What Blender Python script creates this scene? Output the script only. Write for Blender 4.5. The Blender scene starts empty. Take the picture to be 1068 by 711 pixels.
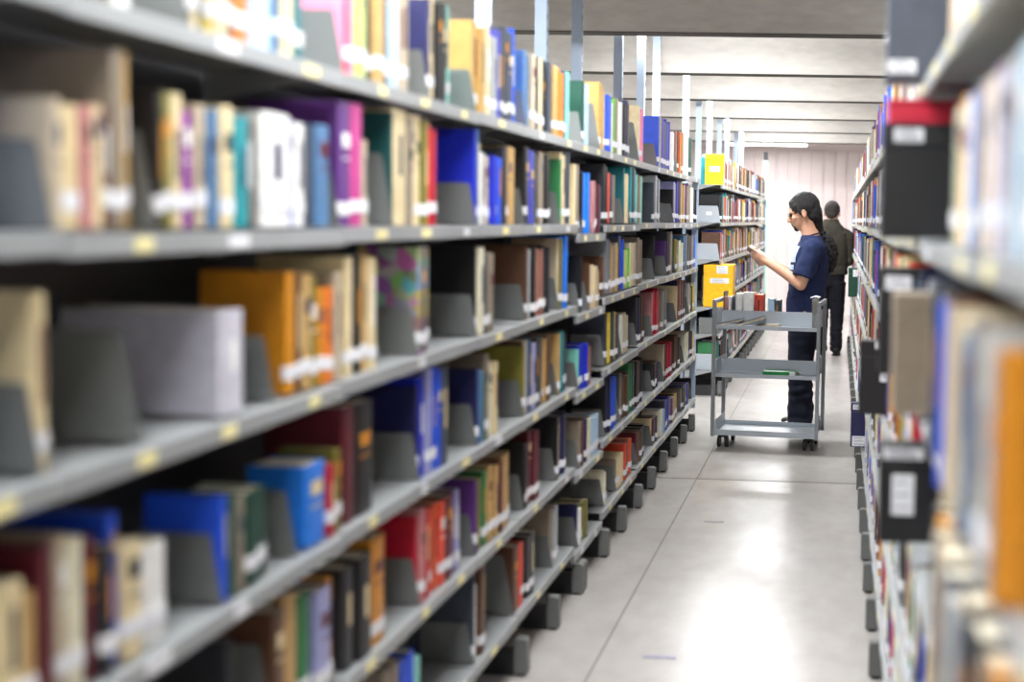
import bpy, bmesh, math, random
from mathutils import Vector, Matrix, noise
from mathutils.bvhtree import BVHTree
random.seed(11)
scn = bpy.context.scene
COL = scn.collection
PI = math.pi

# ------------------------------------------------------------------ camera
H = 1.54
cd = bpy.data.cameras.new('camera'); cam = bpy.data.objects.new('camera', cd); COL.objects.link(cam); scn.camera = cam
F, PX, PY, PITCH, YAW, ROLL = 1308.46, 800.3, 307.4, .059994, .055494, .020915
fw = Vector((-math.sin(YAW)*math.cos(PITCH), math.cos(YAW)*math.cos(PITCH), -math.sin(PITCH)))
rt = Vector((math.cos(YAW), math.sin(YAW), 0)); up = rt.cross(fw)
r2 = rt*math.cos(ROLL)+up*math.sin(ROLL); u2 = -rt*math.sin(ROLL)+up*math.cos(ROLL)
cam.matrix_world = Matrix(((r2.x, u2.x, -fw.x, 0), (r2.y, u2.y, -fw.y, 0), (r2.z, u2.z, -fw.z, H), (0, 0, 0, 1)))
cd.sensor_width = 36; cd.lens = F/1068*36
cd.shift_x = (534-PX)/1068; cd.shift_y = (PY-355.5)/1068
cd.clip_start = .05; cd.clip_end = 100
cd.dof.use_dof = True; cd.dof.focus_distance = 9.0; cd.dof.aperture_fstop = FSTOP = 1.5
def pix(p):
    d = Vector(p)-Vector((0, 0, H)); z = d.dot(fw)
    if z < .05: z = .05
    return PX+F*d.dot(r2)/z, PY-F*d.dot(u2)/z

# ------------------------------------------------------------------ light
w = bpy.data.worlds.new('world'); scn.world = w; w.use_nodes = True
w.node_tree.nodes['Background'].inputs[0].default_value = (.93, .96, 1, 1)
w.node_tree.nodes['Background'].inputs[1].default_value = .3
vs = scn.view_settings
vs.view_transform = 'Standard'; vs.look = 'None'; vs.gamma = 1; vs.use_curve_mapping = False
vs.exposure = 0.86
LAMP_W = 34            # one fluorescent fitting
def area(name, loc, sx, sy, watt, rot=(0, 0, 0), col=(.975, .99, 1)):
    l = bpy.data.lights.new(name, 'AREA'); l.shape = 'RECTANGLE'; l.size = sx; l.size_y = sy; l.energy = watt; l.color = col
    o = bpy.data.objects.new(name, l); COL.objects.link(o); o.location = loc; o.rotation_euler = rot
    return o
B0, BS, BZ = 7.49, 2.078, 2.64
FIX = []
for k in range(-4, 5):
    y = B0+BS*(k+.5)
    for x in (-4.2, -.85, 2.1):
        if k == -1 and x == -.85: continue
        FIX.append((x, y+.05, 2.86))
FIX.append((-1.11, 19.5, 2.70)); FIX.append((2.1, 19.5, 2.70)); FIX.append((-4.2, 19.5, 2.70))
for x, y, z in FIX:
    area('tube_light', (x, y, z-.035), 1.2, .10, LAMP_W if y < 19 else 20)
# added fill lights along the unseen left and right side walls
area('window_daylight', (-8.8, 8, 1.9), 20, 1.6, 90, (0, math.radians(-90), 0), (.93, .97, 1))
area('window_daylight', (5.8, 8, 1.9), 20, 1.6, 70, (0, math.radians(90), 0), (.93, .97, 1))

# ------------------------------------------------------------------ materials
def lin(c):
    c = c/255
    return c/12.92 if c <= .04045 else ((c+.055)/1.055)**2.4
def rgb(c): return (lin(c[0]), lin(c[1]), lin(c[2]), 1)
MATS = {}
def mat(name, c, rough=.5, metal=0, var=.0, scale=8, bump=0, spec=.5):
    if name in MATS: return MATS[name]
    m = bpy.data.materials.new(name); m.use_nodes = True; nt = m.node_tree; b = nt.nodes['Principled BSDF']
    b.inputs['Roughness'].default_value = rough; b.inputs['Metallic'].default_value = metal
    b.inputs['Specular IOR Level'].default_value = spec
    b.inputs['Base Color'].default_value = rgb(c)
    if var or bump:
        tc = nt.nodes.new('ShaderNodeTexCoord'); n = nt.nodes.new('ShaderNodeTexNoise')
        n.inputs['Scale'].default_value = scale; n.inputs['Detail'].default_value = 6
        nt.links.new(tc.outputs['Object'], n.inputs['Vector'])
        if var:
            r = nt.nodes.new('ShaderNodeValToRGB'); r.color_ramp.elements[0].position = .3; r.color_ramp.elements[1].position = .7
            a = [max(0, v*(1-var)) for v in rgb(c)[:3]]; d = [min(1, v*(1+var)) for v in rgb(c)[:3]]
            r.color_ramp.elements[0].color = (*a, 1); r.color_ramp.elements[1].color = (*d, 1)
            nt.links.new(n.outputs['Fac'], r.inputs[0]); nt.links.new(r.outputs[0], b.inputs['Base Color'])
        if bump:
            bp = nt.nodes.new('ShaderNodeBump'); bp.inputs['Strength'].default_value = bump; bp.inputs['Distance'].default_value = .01
            nt.links.new(n.outputs['Fac'], bp.inputs['Height']); nt.links.new(bp.outputs[0], b.inputs['Normal'])
    MATS[name] = m
    return m
def emis(name, c, s):
    m = bpy.data.materials.new(name); m.use_nodes = True; b = m.node_tree.nodes['Principled BSDF']
    b.inputs['Emission Color'].default_value = rgb(c); b.inputs['Emission Strength'].default_value = s
    return m
PAL = dict(black=(22,22,25), charcoal=(44,45,50), slate=(62,68,80), grey=(120,124,128), lightgrey=(170,175,178), white=(236,236,234),
 ivory=(226,222,196), cream=(224,206,162), beige=(190,176,152), taupe=(140,128,112), tan=(192,156,98), kraft=(190,152,84),
 amber=(205,135,28), yellow=(222,196,60), brightyellow=(246,184,16), olive=(120,114,46), green=(48,122,72), lime=(96,186,22), lime2=(186,204,120),
 greygreen=(140,156,138), darkgreen=(20,66,52), darkteal=(16,70,72), teal=(24,104,112), teal2=(20,140,150), aqua=(128,206,192),
 paleblue=(176,206,230), skyblue=(36,122,226), blue=(34,84,216), royal=(22,44,190), navy=(28,30,78), indigo=(62,66,168), steelblue=(78,118,160),
 lavender=(158,160,206), purple=(92,50,122), violet=(138,42,156), magenta=(188,62,136), pink=(242,138,172), dustypink=(190,128,130),
 red=(214,40,48), crimson=(180,22,50), scarlet=(224,74,48), orange=(232,122,40), orange2=(214,86,40), maroon=(92,26,38), brown=(92,62,44), dustybrown=(150,104,90),
 archive=(196,194,206), multi=(120,100,150))
WORD = dict(ivory='ivory', slate='slate grey', lime2='pale lime', greygreen='grey green', darkgreen='dark green', darkteal='dark teal', teal2='turquoise',
 paleblue='pale blue', skyblue='sky blue', royal='royal blue', steelblue='steel blue', dustypink='dusty pink', orange2='rust orange', dustybrown='dusty brown',
 archive='off white', multi='patterned purple', lightgrey='light grey', navy='navy', brightyellow='bright yellow', kraft='kraft brown')
def word(c): return WORD.get(c, c)
def cover_mat(c):
    k = 'cover '+word(c)
    if k in MATS: return MATS[k]
    m = mat(k, PAL[c], .42, 0, .10, 30)
    if c == 'multi':
        nt = m.node_tree; b = nt.nodes['Principled BSDF']
        v = nt.nodes.new('ShaderNodeTexVoronoi'); v.inputs['Scale'].default_value = 28
        tc = nt.nodes.new('ShaderNodeTexCoord'); nt.links.new(tc.outputs['Object'], v.inputs['Vector'])
        hs = nt.nodes.new('ShaderNodeHueSaturation'); hs.inputs['Saturation'].default_value = .8; hs.inputs['Value'].default_value = .45
        nt.links.new(v.outputs['Color'], hs.inputs['Color']); nt.links.new(hs.outputs[0], b.inputs['Base Color'])
    return m
M_PAGE = mat('paper page edges', (214, 206, 184), .8, 0, .12, 60)
M_LAB = mat('white paper label', (228, 229, 233), .6)
M_YLAB = mat('cream shelf label', (240, 230, 170), .5)
M_STEEL = mat('grey painted steel', (152, 155, 156), .38, 0, .05, 3)
M_PLATE = mat('grey steel bookend plate', (112, 115, 114), .42, 0, .05, 6)
M_DARK = mat('dark grey steel', (46, 47, 49), .5, 0, .06, 4)
M_POST = mat('pale grey painted post', (172, 188, 208), .4, 0, .03, 4)
M_FOOT = mat('charcoal painted foot', (100, 102, 100), .5, 0, .06, 8)
M_RUB = mat('black rubber', (18, 18, 18), .6)
M_CART = mat('pale grey enamelled steel', (176, 184, 192), .35, 0, .03, 3)
M_CHROME = mat('zinc plated steel', (150, 150, 155), .3, .8)

# ------------------------------------------------------------------ mesh helpers
class MB:
    def __init__(s): s.v = []; s.f = []; s.mi = []
    def quad(s, a, b, c, d, m=0):
        i = len(s.v); s.v += [a, b, c, d]; s.f.append((i, i+1, i+2, i+3)); s.mi.append(m)
    def box(s, x0, x1, y0, y1, z0, z1, m=0):
        i = len(s.v)
        s.v += [(x0,y0,z0),(x1,y0,z0),(x1,y1,z0),(x0,y1,z0),(x0,y0,z1),(x1,y0,z1),(x1,y1,z1),(x0,y1,z1)]
        for q in ((0,3,2,1),(4,5,6,7),(0,1,5,4),(1,2,6,5),(2,3,7,6),(3,0,4,7)):
            s.f.append(tuple(i+k for k in q)); s.mi.append(m)
    def prism(s, pts, axis, a0, a1, m=0):
        """closed polygon of 2D points extruded along axis"""
        def P(p, a):
            if axis == 'y': return (p[0], a, p[1])
            if axis == 'x': return (a, p[0], p[1])
            return (p[0], p[1], a)
        i = len(s.v); n = len(pts)
        s.v += [P(p, a0) for p in pts]+[P(p, a1) for p in pts]
        s.f.append(tuple(i+k for k in range(n))); s.mi.append(m)
        s.f.append(tuple(i+n+k for k in reversed(range(n)))); s.mi.append(m)
        for k in range(n):
            l = (k+1) % n; s.f.append((i+k, i+n+k, i+n+l, i+l)); s.mi.append(m)
    def tube(s, pts, r, n=10, m=0):
        pts = [Vector(p) for p in pts]; rings = []
        for j, p in enumerate(pts):
            t = (pts[min(j+1, len(pts)-1)]-pts[max(j-1, 0)]).normalized()
            a = t.cross(Vector((0, 0, 1)));  a = a if a.length > .01 else t.cross(Vector((0, 1, 0)))
            a.normalize(); b = t.cross(a); rr = r[j] if isinstance(r, (list, tuple)) else r
            i = len(s.v); s.v += [tuple(p+a*rr*math.cos(2*PI*k/n)+b*rr*math.sin(2*PI*k/n)) for k in range(n)]; rings.append(i)
        for a, b in zip(rings, rings[1:]):
            for k in range(n):
                l = (k+1) % n; s.f.append((a+k, a+l, b+l, b+k)); s.mi.append(m)
        s.f.append(tuple(rings[0]+k for k in reversed(range(n)))); s.mi.append(m)
        s.f.append(tuple(rings[-1]+k for k in range(n))); s.mi.append(m)
    def add(s, o, M=None):
        i = len(s.v); s.v += [tuple(M @ Vector(p)) for p in o.v] if M else o.v
        s.f += [tuple(i+k for k in f) for f in o.f]; s.mi += o.mi
    def mesh(s, name, mats):
        me = bpy.data.meshes.new(name); me.from_pydata(s.v, [], s.f)
        for m in mats: me.materials.append(m)
        me.polygons.foreach_set('material_index', s.mi)
        bm = bmesh.new(); bm.from_mesh(me); bmesh.ops.recalc_face_normals(bm, faces=bm.faces); bm.to_mesh(me); bm.free()
        return me
    def build(s, name, mats, parent=None, bevel=0, smooth=False):
        if not isinstance(mats, (list, tuple)): mats = [mats]
        o = bpy.data.objects.new(name, s.mesh(name, mats)); COL.objects.link(o)
        if parent: o.parent = parent
        if bevel:
            b = o.modifiers.new('bevel', 'BEVEL'); b.width = bevel; b.segments = 2; b.limit_method = 'ANGLE'
        if smooth: o.data.polygons.foreach_set('use_smooth', [True]*len(o.data.polygons))
        return o
def thing(name, loc, label=None, cat=None, group=None, rz=0):
    o = bpy.data.objects.new(name, None); COL.objects.link(o); o.location = loc; o.rotation_euler = (0, 0, rz); o.empty_display_size = .1
    if label: o['label'] = label
    if cat: o['category'] = cat
    if group: o['group'] = group
    return o
def tag(o, label, cat, group=None):
    o['label'] = label; o['category'] = cat
    if group: o['group'] = group
    return o
def struct(o): o['kind'] = 'structure'; return o

# ------------------------------------------------------------------ the hall
def concrete(name, c, c2, sc, rough, stretch=(1, 1, 1), bump=.15, seams=None):
    m = bpy.data.materials.new(name); m.use_nodes = True; nt = m.node_tree; N = nt.nodes.new; L = nt.links.new
    b = nt.nodes['Principled BSDF']; b.inputs['Roughness'].default_value = rough
    g = N('ShaderNodeNewGeometry'); mp = N('ShaderNodeMapping'); mp.inputs['Scale'].default_value = stretch
    L(g.outputs['Position'], mp.inputs['Vector'])
    n1 = N('ShaderNodeTexNoise'); n1.inputs['Scale'].default_value = sc; n1.inputs['Detail'].default_value = 9; n1.inputs['Roughness'].default_value = .65
    n2 = N('ShaderNodeTexNoise'); n2.inputs['Scale'].default_value = sc*9; n2.inputs['Detail'].default_value = 4
    L(mp.outputs[0], n1.inputs['Vector']); L(mp.outputs[0], n2.inputs['Vector'])
    mx = N('ShaderNodeMix'); mx.inputs['Factor'].default_value = .35; L(n1.outputs['Fac'], mx.inputs['A']); L(n2.outputs['Fac'], mx.inputs['B'])
    r = N('ShaderNodeValToRGB'); r.color_ramp.elements[0].position = .36; r.color_ramp.elements[1].position = .62
    r.color_ramp.elements[0].color = rgb(c2); r.color_ramp.elements[1].color = rgb(c)
    L(mx.outputs['Result'], r.inputs[0]); L(r.outputs[0], b.inputs['Base Color'])
    bp = N('ShaderNodeBump'); bp.inputs['Strength'].default_value = bump; bp.inputs['Distance'].default_value = .01
    L(mx.outputs['Result'], bp.inputs['Height']); L(bp.outputs[0], b.inputs['Normal'])
    return m, nt, b, r, n1
XL, XR, YF, YB, ZC = -9, 6, -3, 20.5, 3.2
m_floor, nt, b, r, n1 = concrete('polished concrete floor', (180, 176, 172), (164, 159, 154), 1.0, .22, (1, .6, 1), .04)
rr = nt.nodes.new('ShaderNodeMapRange'); rr.inputs['To Min'].default_value = .17; rr.inputs['To Max'].default_value = .32; b.inputs['Specular IOR Level'].default_value = .14
nt.links.new(n1.outputs['Fac'], rr.inputs['Value']); nt.links.new(rr.outputs[0], b.inputs['Roughness'])
f = MB(); f.box(XL, XR, YF, YB, -.1, 0); struct(f.build('floor', m_floor))
m_seam = mat('dark floor joint', (92, 88, 84), .7)
s = MB(); s.box(-.805, -.799, YF, YB, -.004, .0006); struct(s.build('trim_1', m_seam))
for k, y in enumerate((-1.2, 7.31, 15.8)):
    s = MB(); s.box(XL, XR, y, y+.012, -.004, .0007); struct(s.build('trim_%d' % (k+2), m_seam))
m_beam = concrete('board marked concrete beam', (206, 202, 195), (182, 178, 171), 1.6, .85, (.5, 1, 1.6), .06)[0]
m_slab = concrete('concrete slab', (196,192,186), (170,166,160), 1.1, .85)[0]
c = MB(); c.box(XL, XR, YF, YB, ZC, ZC+.15); struct(c.build('ceiling', m_slab))
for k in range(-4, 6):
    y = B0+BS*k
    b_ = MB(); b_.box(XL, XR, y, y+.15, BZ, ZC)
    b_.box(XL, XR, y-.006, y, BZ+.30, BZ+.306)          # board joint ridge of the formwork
    b_.box(XL, XR, y-.001, y+.151, BZ-.005, BZ-.0005, 1)                              # added dark strip: soffit shade painted as colour under the beam
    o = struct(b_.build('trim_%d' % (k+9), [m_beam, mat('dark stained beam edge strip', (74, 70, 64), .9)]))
m_wall = mat('white plaster wall', (226, 220, 218), .8, 0, .03, 2)
m_pan = mat('pale pink white wall panel', (222, 208, 206), .7, 0, .03, 3)
b_ = MB(); b_.box(XL, XR, YB, YB+.15, 0, ZC)
y = XL
pw = MB()
x = XL
while x < XR-.2:                                          # vertical cladding boards with shadow joints
    pw.prism([(x+.012, YB), (x+.02, YB-.018), (x+.17, YB-.018), (x+.178, YB)], 'z', 0.0, 2.66); x += .19
b_.add(pw); struct(b_.build('wall_back', m_pan))
for nm, x0, x1 in (('wall_left', XL-.15, XL), ('wall_right', XR, XR+.15)):
    b_ = MB(); b_.box(x0, x1, YF, YB, 0, .9); b_.box(x0, x1, YF, YB, 2.8, ZC); b_.box(x0, x1, YF, YF+1, .9, 2.8); b_.box(x0, x1, YB-1.5, YB, .9, 2.8)
    struct(b_.build(nm, m_wall))
b_ = MB(); b_.box(XL, XR, YF-.15, YF, 0, ZC); struct(b_.build('wall_front', m_wall))
m_glow = mat('window glass', (235, 240, 245), .1)
for k, (x0, sgn) in enumerate(((XL, 1), (XR, -1))):
    b_ = MB(); y = YF+1
    while y < YB-1.6:
        b_.box(min(x0, x0-.1*sgn), max(x0, x0-.1*sgn), y, y+.06, .9, 2.8); y += 2.5
    b_.box(min(x0, x0-.1*sgn), max(x0, x0-.1*sgn), YF+1, YB-1.5, 1.82, 1.87)
    struct(b_.build('window_%d' % (k+1), m_wall))
# ------------------------------------------------------------------ fluorescent fittings
m_tube = emis('lit fluorescent tube', (250, 252, 255), 62)
m_tube2 = emis('lit fluorescent tube by the wall', (250, 252, 255), 4)
m_case = mat('white enamel lamp case', (222, 224, 224), .4)
cs = MB(); cs.prism([(-.05, .012), (.05, .012), (.035, .05), (-.035, .05)], 'x', -.61, .61)
en = MB(); en.box(-.62, -.60, -.02, .02, -.03, .02); en.box(.60, .62, -.02, .02, -.03, .02)
tb = MB(); tb.tube([(-.6, 0, -.008), (.6, 0, -.008)], .014, 10)
rd = MB(); rd.box(-.45, -.44, -.005, .005, .05, 1); rd.box(.44, .45, -.005, .005, .05, 1)
me_cs, me_en, me_tb, me_t2 = cs.mesh('lamp_case', [m_case]), en.mesh('end_cap', [m_case]), tb.mesh('fluorescent_tube', [m_tube]), tb.mesh('fluorescent_tube', [m_tube2])
for i, (x, y, z) in enumerate(FIX):
    t = thing('ceiling_lamp', (x, y, z), None, 'ceiling lamp')
    if i == len(FIX)-3: t['label'] = 'white fluorescent tube lamp hanging before the pale back wall'
    else:
        nth_ = ['first', 'second', 'third', 'fourth', 'fifth', 'sixth', 'seventh', 'eighth', 'ninth', 'tenth', 'last'][10 if y > 19 else min(9, int((y+3)/BS))]
        t['label'] = 'white tube lamp between the concrete beams, %s beam gap, over the %s' % (nth_, {-4.2: 'left aisle', 2.1: 'right aisle'}.get(x, 'middle aisle')); t['group'] = 'tube lamps between the ceiling beams'
    for nm, me in (('lamp_case', me_cs), ('end_cap', me_en), ('fluorescent_tube', me_tb if y < 19 else me_t2)):
        o = bpy.data.objects.new(nm, me); COL.objects.link(o); o.parent = t
    r_ = MB(); h_ = ZC-z
    for sx in (-.45, .45): r_.box(sx-.004, sx+.004, -.004, .004, .05, h_)
    r_.build('hanging_rod', M_CHROME, t)
LEFT_ROWS = [
 "cream:1.531:1.603:0.27 P:1.758:1.759:0.16 white:1.761:1.826:0.27 P:1.974:1.975:0.17 black:1.977:1.989:0.26 cream:1.991:2.013:0.25 charcoal:2.015:2.035:0.24 yellow:2.037:2.06:0.25 cream:2.062:2.099:0.26 charcoal:2.101:2.14:0.25 orange:2.142:2.197:0.24 paleblue:2.199:2.28:0.26 steelblue:2.284:2.312:0.25 cream:2.314:2.362:0.26 teal:2.366:2.413:0.25 P:2.602:2.604:0.13 pink:2.605:2.617:0.26 red:2.619:2.631:0.26 pink:2.633:2.649:0.25 greygreen:2.651:2.686:0.25 lime2:2.688:2.736:0.25 charcoal:2.741:2.793:0.26 tan:2.795:2.847:0.26 slate:2.849:2.878:0.24 paleblue:2.879:2.934:0.25 beige:2.941:3.028:0.26 P:3.156:3.158:0.12 navy:3.159:3.179:0.25 cream:3.181:3.233:0.26 black:3.24:3.304:0.25 aqua:3.306:3.363:0.26 P:3.568:3.57:0.121 kraft:3.571:3.666:0.261 cream:3.676:3.758:0.26 lightgrey:3.76:3.79:0.24 indigo:3.792:3.889:0.266 blue:3.891:4.005:0.291 P:4.154:4.155:0.121 steelblue:4.157:4.219:0.254 beige:4.22:4.272:0.249 charcoal:4.274:4.313:0.249 cream:4.315:4.369:0.252 charcoal:4.371:4.456:0.254 slate:4.458:4.546:0.255 tan:4.548:4.624:0.251 orange:4.626:4.705:0.25 aqua:4.707:4.823:0.255 P:5.077:5.079:0.13 darkgreen:5.08:5.116:0.255 paleblue:5.117:5.214:0.259 P:5.446:5.447:0.2 kraft:5.449:5.535:0.291 cream:5.537:5.604:0.256 blue:5.606:5.698:0.252 white:5.7:5.771:0.242 lime:5.773:5.872:0.251 white:5.874:6.002:0.257 black:6.004:6.223:0.269 P:6.523:6.524:0.199 cream:6.526:6.538:0.287 white:6.54:6.555:0.283 pink:6.556:6.717:0.278 P:7.18:7.181:0.13 blue:7.183:7.218:0.286 cream:7.22:7.335:0.284 indigo:7.337:7.711:0.292 white:7.713:7.89:0.25 P:8.078:8.08:0.2 brown:8.081:8.176:0.265 orange:8.177:8.429:0.273 white:8.431:8.7:0.265 darkgreen:8.701:8.928:0.275 P:9.232:9.233:0.185 cream:9.235:9.295:0.245 maroon:9.297:9.49:0.249",
 "P:1.616:1.617:0.115 beige:1.619:1.649:0.176 cream:1.651:1.674:0.164 cream:1.676:1.696:0.17 dustypink:1.698:1.717:0.171 cream:1.719:1.742:0.174 maroon:1.747:1.768:0.175 taupe:1.77:1.795:0.259 tan:1.797:1.81:0.259 P:1.873:1.875:0.146 black:1.876:1.888:0.211 olive:1.89:1.923:0.21 cream:1.929:1.967:0.212 violet:1.972:2.006:0.188 beige:2.009:2.04:0.201 steelblue:2.042:2.073:0.197 cream:2.076:2.12:0.205 teal2:2.123:2.18:0.192 brown:2.182:2.224:0.189 white:2.232:2.352:0.21 lavender:2.356:2.373:0.202 white:2.375:2.421:0.2 slate:2.425:2.476:0.201 steelblue:2.48:2.547:0.205 P:2.582:2.584:0.135 purple:2.585:2.649:0.261 magenta:2.651:2.715:0.263 beige:2.717:2.749:0.188 P:2.899:2.9:0.165 darkteal:2.902:2.914:0.265 cream:2.916:3.011:0.275 taupe:3.012:3.052:0.262 cream:3.054:3.124:0.272 olive:3.126:3.161:0.266 scarlet:3.163:3.23:0.258 P:3.576:3.578:0.12 royal:3.579:3.591:0.275 steelblue:3.593:3.605:0.276 cream:3.607:3.625:0.237 white:3.626:3.705:0.212 beige:3.707:3.746:0.204 royal:3.757:3.865:0.208 charcoal:3.877:3.957:0.24 tan:3.959:4.04:0.248 P:4.14:4.141:0.115 black:4.143:4.166:0.257 slate:4.167:4.218:0.259 navy:4.231:4.327:0.251 tan:4.341:4.426:0.25 black:4.428:4.5:0.248 P:4.672:4.674:0.119 green:4.675:4.689:0.241 cream:4.69:4.789:0.269 slate:4.79:4.858:0.273 beige:4.859:5.02:0.276 P:5.077:5.079:0.115 black:5.08:5.096:0.249 skyblue:5.098:5.235:0.252 P:5.275:5.277:0.115 dustypink:5.296:5.381:0.22 maroon:5.382:5.446:0.206 navy:5.447:5.581:0.201 black:5.582:5.651:0.264 scarlet:5.652:5.747:0.229 tan:5.748:5.846:0.224 P:6.082:6.084:0.115 teal:6.085:6.11:0.266 cream:6.112:6.251:0.242 P:6.28:6.281:0.16 teal2:6.283:6.459:0.283 aqua:6.461:6.682:0.251 navy:7.065:7.139:0.227 lightgrey:7.141:7.292:0.269 P:7.577:7.578:0.115 P:7.931:7.932:0.115 black:7.934:7.977:0.21 lavender:7.979:8.072:0.26 navy:8.074:8.268:0.265 tan:8.27:8.474:0.265 P:8.581:8.582:0.115 purple:8.584:8.69:0.266 taupe:8.692:8.86:0.263 white:8.862:9.096:0.249 black:9.098:9.219:0.246 P:9.346:9.347:0.116 cream:9.349:9.476:0.21",
 "P:1.588:1.59:0.115 cream:1.591:1.634:0.24 P:1.823:1.824:0.165 archive:2.073:2.159:0.18 P:2.272:2.274:0.12 amber:2.342:2.38:0.236 brown:2.382:2.411:0.233 tan:2.413:2.452:0.23 olive:2.454:2.489:0.222 amber:2.491:2.528:0.197 orange:2.529:2.572:0.197 beige:2.574:2.608:0.227 cream:2.629:2.656:0.256 beige:2.657:2.683:0.257 black:2.685:2.716:0.262 tan:2.718:2.762:0.257 cream:2.763:2.815:0.251 P:3.077:3.079:0.115 multi:3.08:3.188:0.268 P:3.594:3.595:0.121 black:3.597:3.609:0.261 ivory:3.61:3.663:0.257 taupe:3.664:3.766:0.238 P:4.165:4.166:0.115 brown:4.168:4.18:0.252 yellow:4.182:4.194:0.247 lightgrey:4.195:4.217:0.238 black:4.23:4.312:0.24 dustybrown:4.314:4.455:0.237 charcoal:4.457:4.53:0.248 P:4.672:4.673:0.115 beige:4.675:4.687:0.268 olive:4.689:4.721:0.266 skyblue:4.723:4.857:0.272 P:5.058:5.059:0.116 black:5.061:5.073:0.23 P:5.234:5.236:0.115 brown:5.237:5.249:0.198 cream:5.255:5.445:0.182 tan:5.447:5.534:0.161 brown:5.536:5.627:0.176 grey:5.65:5.795:0.251 tan:5.797:5.922:0.222 beige:5.924:5.948:0.23 blue:5.95:6.109:0.26 lime2:6.136:6.278:0.191 lime:6.28:6.292:0.196 ivory:6.294:6.367:0.223 beige:6.397:6.52:0.22 taupe:6.521:6.68:0.248 P:7.136:7.137:0.115 black:7.139:7.151:0.247 P:7.657:7.659:0.115 purple:7.66:7.672:0.212 black:7.674:7.789:0.263 charcoal:7.79:7.971:0.261 P:8.065:8.067:0.117 olive:8.068:8.162:0.216 ivory:8.163:8.465:0.2 steelblue:8.467:8.681:0.235 charcoal:8.682:8.849:0.239 tan:8.851:9.025:0.23 skyblue:9.026:9.397:0.22",
 "cream:1.508:1.558:0.192 tan:1.561:1.593:0.166 maroon:1.595:1.618:0.225 beige:1.627:1.657:0.227 ivory:1.661:1.693:0.215 maroon:1.697:1.725:0.206 charcoal:1.728:1.754:0.188 blue:1.759:1.779:0.229 cream:1.781:1.831:0.174 white:1.833:1.911:0.154 P:2.072:2.074:0.115 blue:2.075:2.087:0.185 darkgreen:2.089:2.262:0.177 P:2.37:2.372:0.126 skyblue:2.428:2.528:0.166 crimson:2.529:2.562:0.15 olive:2.564:2.603:0.174 maroon:2.624:2.689:0.257 black:2.691:2.799:0.253 P:3.096:3.097:0.115 navy:3.103:3.118:0.239 royal:3.119:3.17:0.259 lavender:3.178:3.216:0.275 blue:3.218:3.347:0.273 P:3.601:3.603:0.115 navy:3.604:3.616:0.223 steelblue:3.618:3.661:0.217 teal:3.663:3.681:0.206 maroon:3.683:3.754:0.258 cream:3.756:3.829:0.226 P:4.151:4.152:0.115 olive:4.154:4.166:0.235 brown:4.168:4.18:0.249 beige:4.181:4.193:0.255 steelblue:4.195:4.23:0.254 lavender:4.231:4.325:0.251 charcoal:4.327:4.382:0.251 tan:4.396:4.499:0.246 brown:4.501:4.56:0.242 P:4.671:4.673:0.115 tan:4.674:4.688:0.232 teal2:4.704:4.771:0.237 charcoal:4.788:4.857:0.222 P:5.057:5.059:0.115 aqua:5.06:5.096:0.17 royal:5.115:5.234:0.183 dustybrown:5.236:5.316:0.165 P:5.626:5.627:0.141 yellow:5.673:5.895:0.23 tan:5.897:6:0.204 P:6.08:6.082:0.115 white:6.083:6.163:0.193 beige:6.165:6.277:0.193 P:6.549:6.551:0.115 black:6.552:6.777:0.253 P:7.095:7.097:0.115 dustypink:7.098:7.132:0.249 crimson:7.134:7.484:0.259 grey:7.486:7.652:0.239 P:8.154:8.156:0.115 cream:8.157:8.169:0.233 navy:8.171:8.183:0.266 dustybrown:8.203:8.457:0.268 brown:8.458:8.616:0.245 P:8.839:8.84:0.115 lightgrey:8.842:8.896:0.218 yellow:8.954:9.194:0.19 P:9.448:9.449:0.115",
 "charcoal:2.093:2.107:0.25 P:2.272:2.274:0.179 brown:2.28:2.33:0.24 tan:2.339:2.4:0.25 green:2.409:2.46:0.23 lavender:2.474:2.542:0.22 amber:2.544:2.583:0.23 charcoal:2.625:2.685:0.225 black:2.69:2.771:0.231 amber:2.777:2.868:0.251 P:3.1:3.101:0.115 crimson:3.103:3.115:0.227 dustypink:3.117:3.144:0.245 scarlet:3.152:3.221:0.235 orange2:3.223:3.269:0.232 scarlet:3.271:3.319:0.226 maroon:3.321:3.378:0.229 purple:3.38:3.413:0.23 lavender:3.415:3.458:0.227 P:3.59:3.591:0.115 purple:3.593:3.605:0.22 olive:3.639:3.689:0.212 green:3.691:3.731:0.226 tan:3.733:3.85:0.234 maroon:3.852:3.884:0.225 tan:3.895:4.012:0.233 P:4.163:4.164:0.115 black:4.166:4.178:0.222 charcoal:4.179:4.242:0.225 maroon:4.255:4.381:0.254 P:4.655:4.656:0.115 black:4.658:4.67:0.237 cream:4.671:4.687:0.233 navy:4.703:4.856:0.229 P:5.076:5.077:0.115 maroon:5.079:5.173:0.194 black:5.175:5.254:0.186 ivory:5.255:5.337:0.177 paleblue:5.338:5.511:0.171 P:5.649:5.65:0.115 black:5.696:5.744:0.252 navy:5.746:5.843:0.252 blue:5.845:5.972:0.247 P:6.052:6.053:0.119 taupe:6.055:6.162:0.232 brown:6.163:6.304:0.216 green:6.334:6.516:0.253 black:6.517:6.741:0.241 P:7.129:7.13:0.115 black:7.166:7.359:0.158 P:7.604:7.606:0.115 beige:7.607:7.619:0.225 black:7.621:7.69:0.222 crimson:7.733:7.958:0.22 P:8.004:8.006:0.115 brown:8.099:8.295:0.224 charcoal:8.297:8.448:0.202 P:8.607:8.608:0.115 ivory:8.661:8.885:0.191 black:8.887:9.061:0.187 cream:9.062:9.182:0.174 crimson:9.243:9.498:0.181",
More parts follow.
